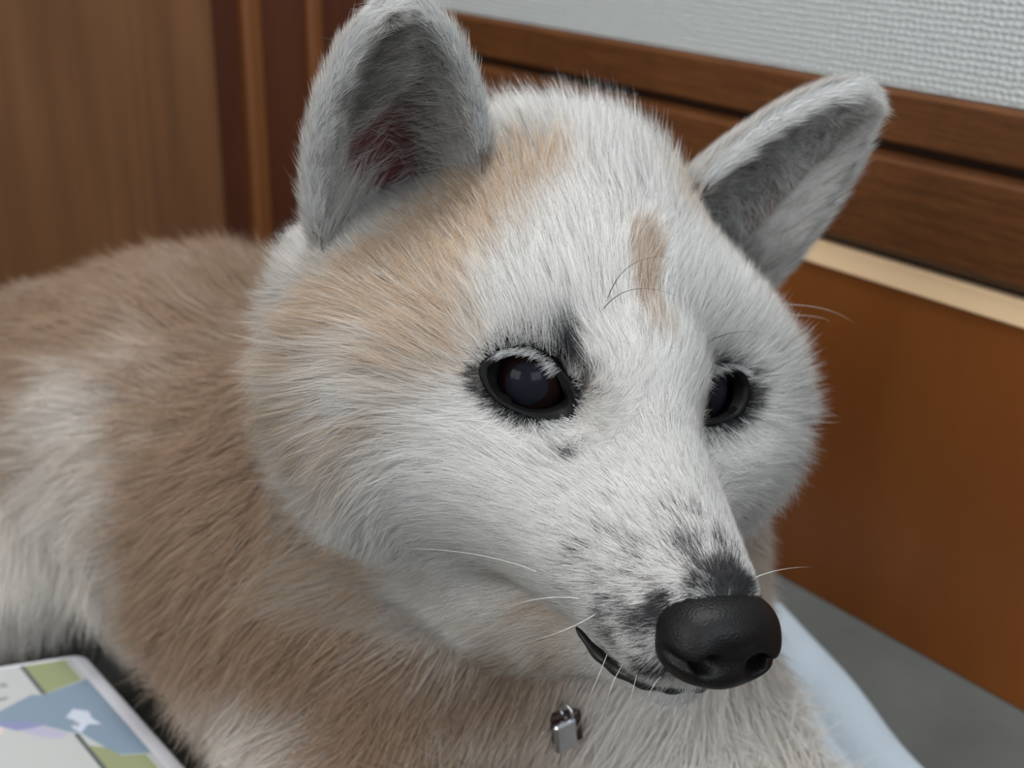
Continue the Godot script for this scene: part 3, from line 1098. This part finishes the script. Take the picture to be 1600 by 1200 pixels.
# a lock of curved, tapering hairs: x across the lock, y off the skin, z along the lie of the coat
func lock(seed_: int, hairs: int, hair_w: float, clump: float, root_dark: float, twist: float, yx: float, curl: float) -> Array:
	var r := RandomNumberGenerator.new()
	r.seed = seed_
	var pts := PackedVector3Array()
	var nrm := PackedFloat32Array()
	var col := PackedFloat32Array()
	var pick := PackedFloat32Array()
	var idx := PackedInt32Array()
	var segs := 2
	for i in hairs:
		var bx := r.randf_range(-1.0, 1.0)
		var bz := r.randf_range(-0.35, 0.35)
		var tx := bx * clump + r.randf_range(-0.45, 0.45)
		var ln := r.randf_range(0.6, 1.1)
		var up := r.randf_range(0.55, 1.35)
		var bow := r.randf_range(-0.35, 0.35) + curl * r.randf_range(-1.0, 1.0)
		var tw := r.randf_range(-twist, twist)
		var shade := r.randf_range(0.84, 1.0)
		var pk := r.randf()
		var wv := Vector3(cos(tw), sin(tw) * yx, 0.0)
		var base := pts.size()
		var wide := hair_w * r.randf_range(0.7, 1.25)
		for k in segs + 1:
			var t: float = [0.0, 0.5, 1.0][k]
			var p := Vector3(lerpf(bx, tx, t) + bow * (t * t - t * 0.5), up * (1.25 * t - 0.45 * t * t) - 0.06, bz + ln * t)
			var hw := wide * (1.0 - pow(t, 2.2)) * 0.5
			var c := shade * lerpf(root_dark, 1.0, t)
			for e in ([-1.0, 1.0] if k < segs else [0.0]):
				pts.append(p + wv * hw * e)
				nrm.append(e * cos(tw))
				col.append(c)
				pick.append(pk)
		idx.append_array([base, base + 3, base + 1, base, base + 2, base + 3, base + 2, base + 4, base + 3])
	var t0 := (pts[idx[1]] - pts[idx[0]]).cross(pts[idx[2]] - pts[idx[0]])
	if t0.y > 0.0:      # front faces run clockwise: the outside is +y
		for i in range(0, idx.size(), 3):
			var q := idx[i + 1]
			idx[i + 1] = idx[i + 2]
			idx[i + 2] = q
	return [pts, nrm, col, idx, pick]

func grow(kind: int, p: Vector3, n: Vector3, flow: Vector3, length: float, lift: float, spread: float, col: Color, other := Color(0, 0, 0, 0)):
	var f := flow - n * flow.dot(n)
	if f.length_squared() < 1e-8:
		f = n.cross(Vector3.RIGHT)
	f = f.normalized()
	var side := n.cross(f)
	var tip := H * (p + f * length * 1.2 + n * length * lift)
	var root := H * p
	if tip.y < 0.001:
		return
	for q in [root, tip]:
		if q.z < -0.385 and q.y < 0.020:
			return
		if q.z > -0.176 and q.x > -0.575 and q.x < -0.385 and q.y < 0.040 + maxf(0.0, q.z + 0.165) * 0.3:
			return
	grown[kind][0].append(Transform3D(side * spread, n * length * lift, f * length, p))
	grown[kind][1].append(col)
	grown[kind][2].append(other)

const NOSE_ROOT := Vector3(0, -0.042, 0.092)

func fur_from(part: Array, wanted: Callable):
	var P: PackedVector3Array = part[0]
	var N: PackedVector3Array = part[1]
	var ix: PackedInt32Array = part[2]
	var inv := HI.basis
	var ec := [eye_centre(-1.0), eye_centre(1.0)]
	for i in range(0, ix.size(), 3):
		var a := P[ix[i]]
		var b := P[ix[i + 1]]
		var c := P[ix[i + 2]]
		var m := (a + b + c) / 3.0
		if not wanted.call(m):
			continue
		var n := (N[ix[i]] + N[ix[i + 1]] + N[ix[i + 2]]).normalized()
		var area := (b - a).cross(c - a).length() * 0.5e4     # cm2
		var w := H * m
		if w.y < 0.004:
			continue
		var zb := lerpf(-0.095, -0.140, smoothstep(-0.02, 0.03, m.y))
		var bodyness := maxf(smoothstep(zb, zb - 0.03, m.z), smoothstep(-0.100, -0.128, m.y))
		var nz := noise.get_noise_3dv(m * 0.8)
		var nz2 := noise.get_noise_3dv(m * 0.8 + Vector3(3, 1, 2))
		var length := 0.013
		var lift := 0.36
		var dens := 44.0
		var spread := 0.0016
		var kind := 1
		var flow := (m - NOSE_ROOT).normalized()
		if bodyness < 0.5:
			# nose leather and eyelids stay bare
			if ((m - Vector3(0.0005, -0.0560, 0.0760)) / Vector3(0.0168, 0.0135, 0.0140)).length() < 1.0:
				continue
			var close := 9.0
			var skip := false
			for e in 2:
				var s := -1.0 if e == 0 else 1.0
				var dv: Vector3 = m - ec[e]
				var ax := eye_axis(s)
				if dv.dot(ax) < -0.004 or dv.length() > 0.045:
					continue
				var ex := Vector3(0.0295 * s, 0.009, -0.018)
				ex = (ex - ax * ex.dot(ax)).normalized()
				var lx := dv.dot(ex)
				var rest: Vector3 = dv - ax * dv.dot(ax) - ex * lx
				if lx < 0.0:      # the inner corner droops
					rest += Vector3.UP * 0.0026 * minf(1.0, -lx / 0.02)
				var rr := Vector2(lx / ((0.0145 if s < 0.0 else 0.0125) if lx > 0.0 else 0.0205), rest.length() / 0.0095).length()
				if rr < 0.88:
					skip = true
				close = minf(close, rr)
				# hair leaves the eye outwards
				var away := (rest + ex * lx).normalized()
				var k := smoothstep(2.4, 1.0, rr)
				flow = flow.lerp((flow * 0.35 + away).normalized(), k * 0.95)
			if skip:
				continue
			var muzzle := smoothstep(0.012, 0.042, m.z)
			var cheek := smoothstep(0.045, 0.085, absf(m.x)) * smoothstep(0.03, -0.01, m.y)
			var crown := smoothstep(0.050, 0.074, m.y)
			var jaw := smoothstep(-0.065, -0.085, m.y) * smoothstep(0.045, 0.0, m.z)
			length = lerpf(0.013, 0.0062, muzzle)
			length = lerpf(length, 0.0035, smoothstep(0.060, 0.080, m.z))
			length = lerpf(length, 0.018, crown)
			length = lerpf(length, 0.030, cheek)
			length = lerpf(length, 0.018, jaw)
			length = lerpf(length, 0.030, smoothstep(-0.06, -0.1, m.z) * smoothstep(0.05, 0.02, m.y))
			length *= 1.0 - 0.55 * blob(m * 1000.0, Vector3(-63, 42, -50), 22)
			length = lerpf(minf(length, 0.006), length, smoothstep(0.95, 2.0, close))
			lift = lerpf(0.36, 0.26, muzzle)
			lift = lerpf(lift, 0.75, crown)
			lift = lerpf(lift, 0.42, cheek)
			flow += Vector3(0, -0.75, -0.15) * cheek + Vector3(0, -0.2, -0.5) * jaw + Vector3(0, 0.3, 0.0) * crown
			dens = lerpf(66.0, 165.0, muzzle)
			dens = lerpf(dens, 44.0, maxf(cheek, crown))
			spread = lerpf(0.0016, 0.0011, muzzle)
			kind = 0 if muzzle > 0.6 else (2 if length > 0.019 else 1)
		else:
			length = 0.034
			lift = 0.40
			dens = 8.0
			spread = 0.0046
			kind = 3
			var wf := Vector3(-0.75, -0.55, 0.18)
			if w.x > -0.46:
				wf = Vector3(-0.45, -0.9, 0.25)
			if w.y < 0.11 and w.x < -0.52:
				wf = Vector3(0.25, -1.0, 0.3)
				length = 0.045
			flow = inv * wf
			var wn := H.basis * n
			if wn.y < -0.45 and w.y < 0.04:
				dens *= 0.2
				length *= 0.6
			length = minf(length, 0.012 + w.y * 0.5)
			if w.z < -0.40 and w.x < -0.45:
				dens *= 0.5
		flow = flow.normalized() + (Vector3(nz, nz2, nz - nz2)) * (0.8 if kind == 2 else 0.55)
		var count := int(floor(area * dens + rng.randf()))
		for q in count:
			var u := rng.randf()
			var v := rng.randf()
			if u + v > 1.0:
				u = 1.0 - u
				v = 1.0 - v
			var p := a + (b - a) * u + (c - a) * v
			var len_ := length * rng.randf_range(0.7, 1.15) * (1.0 + 0.3 * nz2)
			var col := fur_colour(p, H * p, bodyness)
			grow(kind, p, n, flow + Vector3(rng.randf() - 0.5, rng.randf() - 0.5, rng.randf() - 0.5) * 0.35, len_, lift * rng.randf_range(0.6, 1.4), spread, col[0], col[1])

func ear_fur(s: float):
	var e := 0.012
	for side in 2:
		var tries := 5600
		for q in tries:
			var u := rng.randf()
			var v := rng.randf_range(-0.12, 0.99)
			var width := ear_point(s, 0.0, v).distance_to(ear_point(s, 1.0, v)) / 0.075
			if rng.randf() > width + 0.35:
				continue
			var p := ear_point(s, u, v)
			var n := ear_normal(s, clampf(u, 0.03, 0.97), clampf(v, 0.0, 0.97))
			var to_tip := (ear_point(s, u, minf(v + 0.03, 1.0)) - ear_point(s, u, minf(v + 0.03, 1.0) - 0.03)).normalized()
			var to_out := (ear_point(s, minf(u + 0.02, 1.0), v) - ear_point(s, minf(u + 0.02, 1.0) - 0.02, v)).normalized()
			var edge := minf(u, 1.0 - u)
			edge = minf(edge, (1.0 - v) * 0.9)
			var white := WHITE_FUR * (0.85 + 0.15 * rng.randf())
			white.a = 1.0
			if side == 1:
				p -= n * 0.004
				grow(4, p, -n, to_tip + to_out * (0.3 if u > 0.5 else -0.3), lerpf(0.009, 0.005, smoothstep(0.6, 0.95, v)), 0.35 * rng.randf_range(0.6, 1.3), 0.0016, white.lerp(TAN_FUR, 0.12 * rng.randf()))
				continue
			var fz := fine_noise.get_noise_3dv(p * 1.3)
			if edge < 0.16:
				# dense pale edge, lying outwards over the rim
				var outw := -to_out if u < 0.5 else to_out
				grow(4, p, n, to_tip * 0.9 + outw * (0.7 - edge * 4.0), 0.010, 0.5 * rng.randf_range(0.5, 1.4), 0.0014, white)
			else:
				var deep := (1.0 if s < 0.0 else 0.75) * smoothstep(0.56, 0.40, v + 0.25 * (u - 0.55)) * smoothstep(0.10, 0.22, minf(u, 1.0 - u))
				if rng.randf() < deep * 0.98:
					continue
				var grey := white.lerp(Color(0.28, 0.27, 0.25), clampf(0.35 + fz * 1.3, 0.0, 0.85))  # grey stands for dark roots and for shade inside the ear
				grow(4, p, n, to_tip + to_out * (fz * 2.5 + rng.randf_range(-0.5, 0.5)) + (to_out if u < 0.5 else -to_out) * 0.5, 0.013, 0.7 * rng.randf_range(0.5, 1.4), 0.0015, grey)
	for q in 160:
		var u := rng.randf()
		var v := rng.randf_range(0.80, 0.995)
		var p := ear_point(s, u, v)
		var n := ear_normal(s, clampf(u, 0.05, 0.95), minf(v, 0.95))
		var to_tip := (ear_point(s, 0.5, 1.0) - ear_point(s, 0.5, 0.8)).normalized()
		var b := 0.80 + 0.2 * rng.randf()
		grow(4, p, n, to_tip + n * 0.3, 0.008, rng.randf_range(0.2, 0.5), 0.0016, Color(0.78 * b, 0.78 * b, 0.77 * b))
	for q in 1500:
		var u := 0.0 if q % 2 else 1.0
		var v := sqrt(rng.randf()) * 1.0
		v = rng.randf_range(0.0, 0.995)
		var p := ear_point(s, u, v)
		var n := ear_normal(s, 0.04 if u < 0.5 else 0.96, clampf(v, 0.0, 0.96))
		var to_tip := (ear_point(s, u, minf(v + 0.03, 1.0)) - ear_point(s, u, minf(v + 0.03, 1.0) - 0.03)).normalized()
		var mid := ear_point(s, 0.5, v * 0.8)
		var outw := (p - mid).normalized()
		outw = (outw - to_tip * outw.dot(to_tip) * 0.6).normalized()
		var b := 0.82 + 0.18 * rng.randf()
		grow(4, p + n * rng.randf_range(-0.003, 0.0012), (outw + n * rng.randf_range(-0.5, 0.9)).normalized(), to_tip + n * rng.randf_range(-0.4, 0.6), 0.009, rng.randf_range(0.25, 0.6), 0.0016, Color(0.80 * b, 0.80 * b, 0.79 * b))
	# long wisps from the inner edge and the foot of the ear across its opening
	for q in 170:
		var v := rng.randf_range(-0.05, 0.55)
		var u := rng.randf_range(0.02, 0.17)
		var p := ear_point(s, u, v)
		var n := ear_normal(s, maxf(u, 0.04), maxf(v, 0.0))
		var to_tip := (ear_point(s, u, v + 0.1) - ear_point(s, u, v)).normalized()
		var to_out := (ear_point(s, u + 0.1, v) - ear_point(s, u, v)).normalized()
		var g := rng.randf_range(0.55, 0.95)
		grow(4, p, n, to_out * 0.9 + to_tip * rng.randf_range(0.2, 1.1), rng.randf_range(0.016, 0.030), rng.randf_range(0.2, 0.6), 0.0015, Color(0.78 * g, 0.76 * g, 0.73 * g))
	for q in 150:
		var u := rng.randf_range(0.72, 0.98)
		var p := ear_point(s, u, rng.randf_range(-0.10, 0.10))
		var up := (ear_point(s, u, 0.4) - ear_point(s, u, 0.0)).normalized()
		var n := Vector3(0.3 * s, 0.1, 0.95).normalized()
		var g := rng.randf_range(0.5, 0.9)
		grow(4, p + n * 0.004, n, up + Vector3(rng.randf_range(-0.6, 0.6), 0, 0), rng.randf_range(0.012, 0.024), rng.randf_range(0.2, 0.6), 0.0015, Color(0.74 * g, 0.70 * g, 0.65 * g))

func lay_fur():
	var fm := mat(Color.WHITE, 0.62, 0.25)
	fm.vertex_color_use_as_albedo = true
	fm.cull_mode = BaseMaterial3D.CULL_DISABLED
	fm.backlight_enabled = true
	fm.backlight = Color(0.9, 0.9, 0.9)
	var back := Transform3D(Basis(), -DOG_BASE) * H
	var called := ["muzzle_fur", "face_fur", "ruff_fur", "coat_fur", "ear_fur"]
	# hairs, width over the spread of a lock, clumping, dark roots
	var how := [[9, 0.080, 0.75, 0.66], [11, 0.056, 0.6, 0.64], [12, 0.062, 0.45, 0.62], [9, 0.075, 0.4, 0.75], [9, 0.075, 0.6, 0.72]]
	for kind in 5:
		var T: Array = grown[kind][0]
		var C: Array = grown[kind][1]
		var P := PackedVector3Array()
		var N := PackedVector3Array()
		var K := PackedColorArray()
		var I := PackedInt32Array()
		var locks := []
		for variant in 6:
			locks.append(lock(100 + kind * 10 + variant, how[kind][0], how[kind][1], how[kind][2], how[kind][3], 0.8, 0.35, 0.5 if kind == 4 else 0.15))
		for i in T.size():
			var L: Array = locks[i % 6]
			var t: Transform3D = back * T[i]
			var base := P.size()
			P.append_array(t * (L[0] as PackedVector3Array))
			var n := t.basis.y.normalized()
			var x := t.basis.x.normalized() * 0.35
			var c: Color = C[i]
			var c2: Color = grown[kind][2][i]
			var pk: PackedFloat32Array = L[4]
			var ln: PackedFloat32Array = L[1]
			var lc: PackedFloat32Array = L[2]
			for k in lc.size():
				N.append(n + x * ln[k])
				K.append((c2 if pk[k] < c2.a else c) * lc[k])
			for k in L[3]:
				I.append(base + k)
		var arr := []
		arr.resize(Mesh.ARRAY_MAX)
		arr[Mesh.ARRAY_VERTEX] = P
		arr[Mesh.ARRAY_NORMAL] = N
		arr[Mesh.ARRAY_COLOR] = K
		arr[Mesh.ARRAY_INDEX] = I
		var am := ArrayMesh.new()
		am.add_surface_from_arrays(Mesh.PRIMITIVE_TRIANGLES, arr)
		var o := mesh_node(called[kind], am, fm, dog)
		o.set_meta("kind", "stuff")
		print(called[kind], " tris ", I.size() / 3)

# a tapering hair through three points (millimetres, head axes)
func whisker(called: String, P: Array, r: float, m: Material):
	var st := SurfaceTool.new()
	st.begin(Mesh.PRIMITIVE_TRIANGLES)
	st.set_smooth_group(0)
	var back := Transform3D(Basis(), -DOG_BASE) * H
	var n := 14
	var mid: Vector3 = P[1] * 2.0 - (P[0] + P[2]) * 0.5
	var rings := []
	for i in n + 1:
		var t := float(i) / n
		var p: Vector3 = ((P[0] as Vector3) * (1 - t) * (1 - t) + mid * 2.0 * t * (1 - t) + (P[2] as Vector3) * t * t) * 0.001
		var d: Vector3 = ((mid - P[0]) * (1 - t) + ((P[2] as Vector3) - mid) * t).normalized()
		var x := d.cross(Vector3(0.3, 0.2, 0.9)).normalized()
		var y := d.cross(x)
		var ring := []
		for k in 5:
			ring.append([p, (x * cos(TAU * k / 5.0) + y * sin(TAU * k / 5.0)), r * (1.05 - t)])
		rings.append(ring)
	for i in n:
		for k in 5:
			var q := []
			for e in [rings[i][k], rings[i + 1][k], rings[i + 1][(k + 1) % 5], rings[i][(k + 1) % 5]]:
				q.append(back * (e[0] + e[1] * e[2]))
			var out: Vector3 = back.basis * (rings[i][k][1] + rings[i][(k + 1) % 5][1])
			tri(st, q[0], q[1], q[2], out)
			tri(st, q[0], q[2], q[3], out)
	st.index()
	st.generate_normals()
	mesh_node(called, st.commit(), m, dog)

func whiskers():
	var dark := mat(Color(0.16, 0.15, 0.15), 0.5, 0.4)
	var pale := mat(Color(0.80, 0.80, 0.78), 0.5, 0.4)
	whisker("brow_whisker", [Vector3(-14.4, 25.6, 7.0), Vector3(-11.9, 39.4, 14.5), Vector3(1.6, 43.4, 17.3)], 0.00015, dark)
	whisker("brow_whisker", [Vector3(-16.0, 23.1, 7.4), Vector3(-11.3, 32.6, 17.6), Vector3(3.5, 31.7, 21.6)], 0.00015, dark)
	whisker("brow_whisker", [Vector3(27.2, 16.4, 4.2), Vector3(30.6, 21.6, 13.5), Vector3(39.3, 22.1, 17.0)], 0.00015, dark)
	whisker("whisker", [Vector3(-39.1, -51.0, 36.0), Vector3(-59.0, -46.2, 34.4), Vector3(-76.9, -49.1, 21.6)], 0.00009, pale)
	whisker("whisker", [Vector3(-30.6, -54.4, 49.0), Vector3(-43.1, -54.0, 49.5), Vector3(-51.5, -59.7, 43.1)], 0.00010, pale)
	whisker("whisker", [Vector3(-27.0, -57.6, 53.2), Vector3(-37.9, -61.0, 56.0), Vector3(-46.2, -67.3, 49.8)], 0.00010, pale)
	whisker("whisker", [Vector3(-12.2, -69.1, 70.0), Vector3(-16.3, -70.3, 73.1), Vector3(-18.1, -73.8, 73.7)], 0.00012, pale)
	whisker("whisker", [Vector3(-15.4, -69.4, 62.7), Vector3(-17.7, -74.2, 65.1), Vector3(-18.0, -80.7, 64.9)], 0.00012, pale)
	whisker("whisker", [Vector3(-17.4, -70.8, 57.4), Vector3(-20.7, -76.8, 58.4), Vector3(-20.7, -84.5, 57.1)], 0.00012, pale)
	whisker("whisker", [Vector3(-19.7, -71.1, 51.0), Vector3(-22.3, -78.6, 51.9), Vector3(-23.9, -86.8, 50.6)], 0.00012, pale)
	whisker("whisker", [Vector3(24.0, -47.0, 54.0), Vector3(35.0, -45.0, 52.0), Vector3(50.0, -46.0, 47.0)], 0.00012, pale)
	whisker("whisker", [Vector3(84.0, 26.0, -42.0), Vector3(99.0, 27.0, -34.0), Vector3(112.0, 23.0, -30.0)], 0.00010, pale)
	whisker("whisker", [Vector3(84.0, 22.0, -42.0), Vector3(97.0, 23.5, -36.0), Vector3(104.0, 22.0, -34.0)], 0.00010, pale)
	# black edge of the lower lip, from one corner of the mouth round the chin to the other
	var st := SurfaceTool.new()
	st.begin(Mesh.PRIMITIVE_TRIANGLES)
	st.set_smooth_group(0)
	var back := Transform3D(Basis(), -DOG_BASE) * H
	var half := [Vector3(0, -75.0, 64.5), Vector3(6, -75.5, 63.0), Vector3(11.5, -76.0, 58.0), Vector3(16.0, -75.5, 51.0), Vector3(19.5, -73.5, 44.0), Vector3(23.0, -69.0, 36.0)]
	var curve := Curve3D.new()
	var pts := []
	for i in range(half.size() - 1, 0, -1):
		pts.append(half[i] * Vector3(-1, 1, 1))
	pts.append_array(half)
	for i in pts.size():
		var t: Vector3 = ((pts[mini(i + 1, pts.size() - 1)] - pts[maxi(i - 1, 0)]) as Vector3) * 0.001 / 6.0
		curve.add_point((pts[i] as Vector3) * 0.001, -t, t)
	var L := curve.get_baked_length()
	var n := 60
	var rings := []
	for i in n + 1:
		var f := float(i) / n
		var p := curve.sample_baked(L * f, true)
		var d := (curve.sample_baked(minf(L * f + 0.002, L), true) - curve.sample_baked(maxf(L * f - 0.002, 0.0), true)).normalized()
		var up := (Vector3.UP - d * d.y).normalized()
		var x := d.cross(up)
		var r := 0.0030 * sqrt(maxf(sin(PI * f), 0.02)) * (1.0 + 0.12 * sin(f * 60.0))
		var ring := []
		for k in 10:
			var a := TAU * k / 10.0
			ring.append([back * (p + x * cos(a) * r + up * sin(a) * r * 0.85), back.basis * (x * cos(a) + up * sin(a))])
		rings.append(ring)
	for i in n:
		for k in 10:
			var k2 := (k + 1) % 10
			tri(st, rings[i][k][0], rings[i + 1][k][0], rings[i + 1][k2][0], rings[i][k][1])
			tri(st, rings[i][k][0], rings[i + 1][k2][0], rings[i][k2][0], rings[i][k][1])
	st.index()
	st.generate_normals()
	mesh_node("lower_lip", st.commit(), mat(Color(0.09, 0.085, 0.09), 0.45, 0.4), dog)
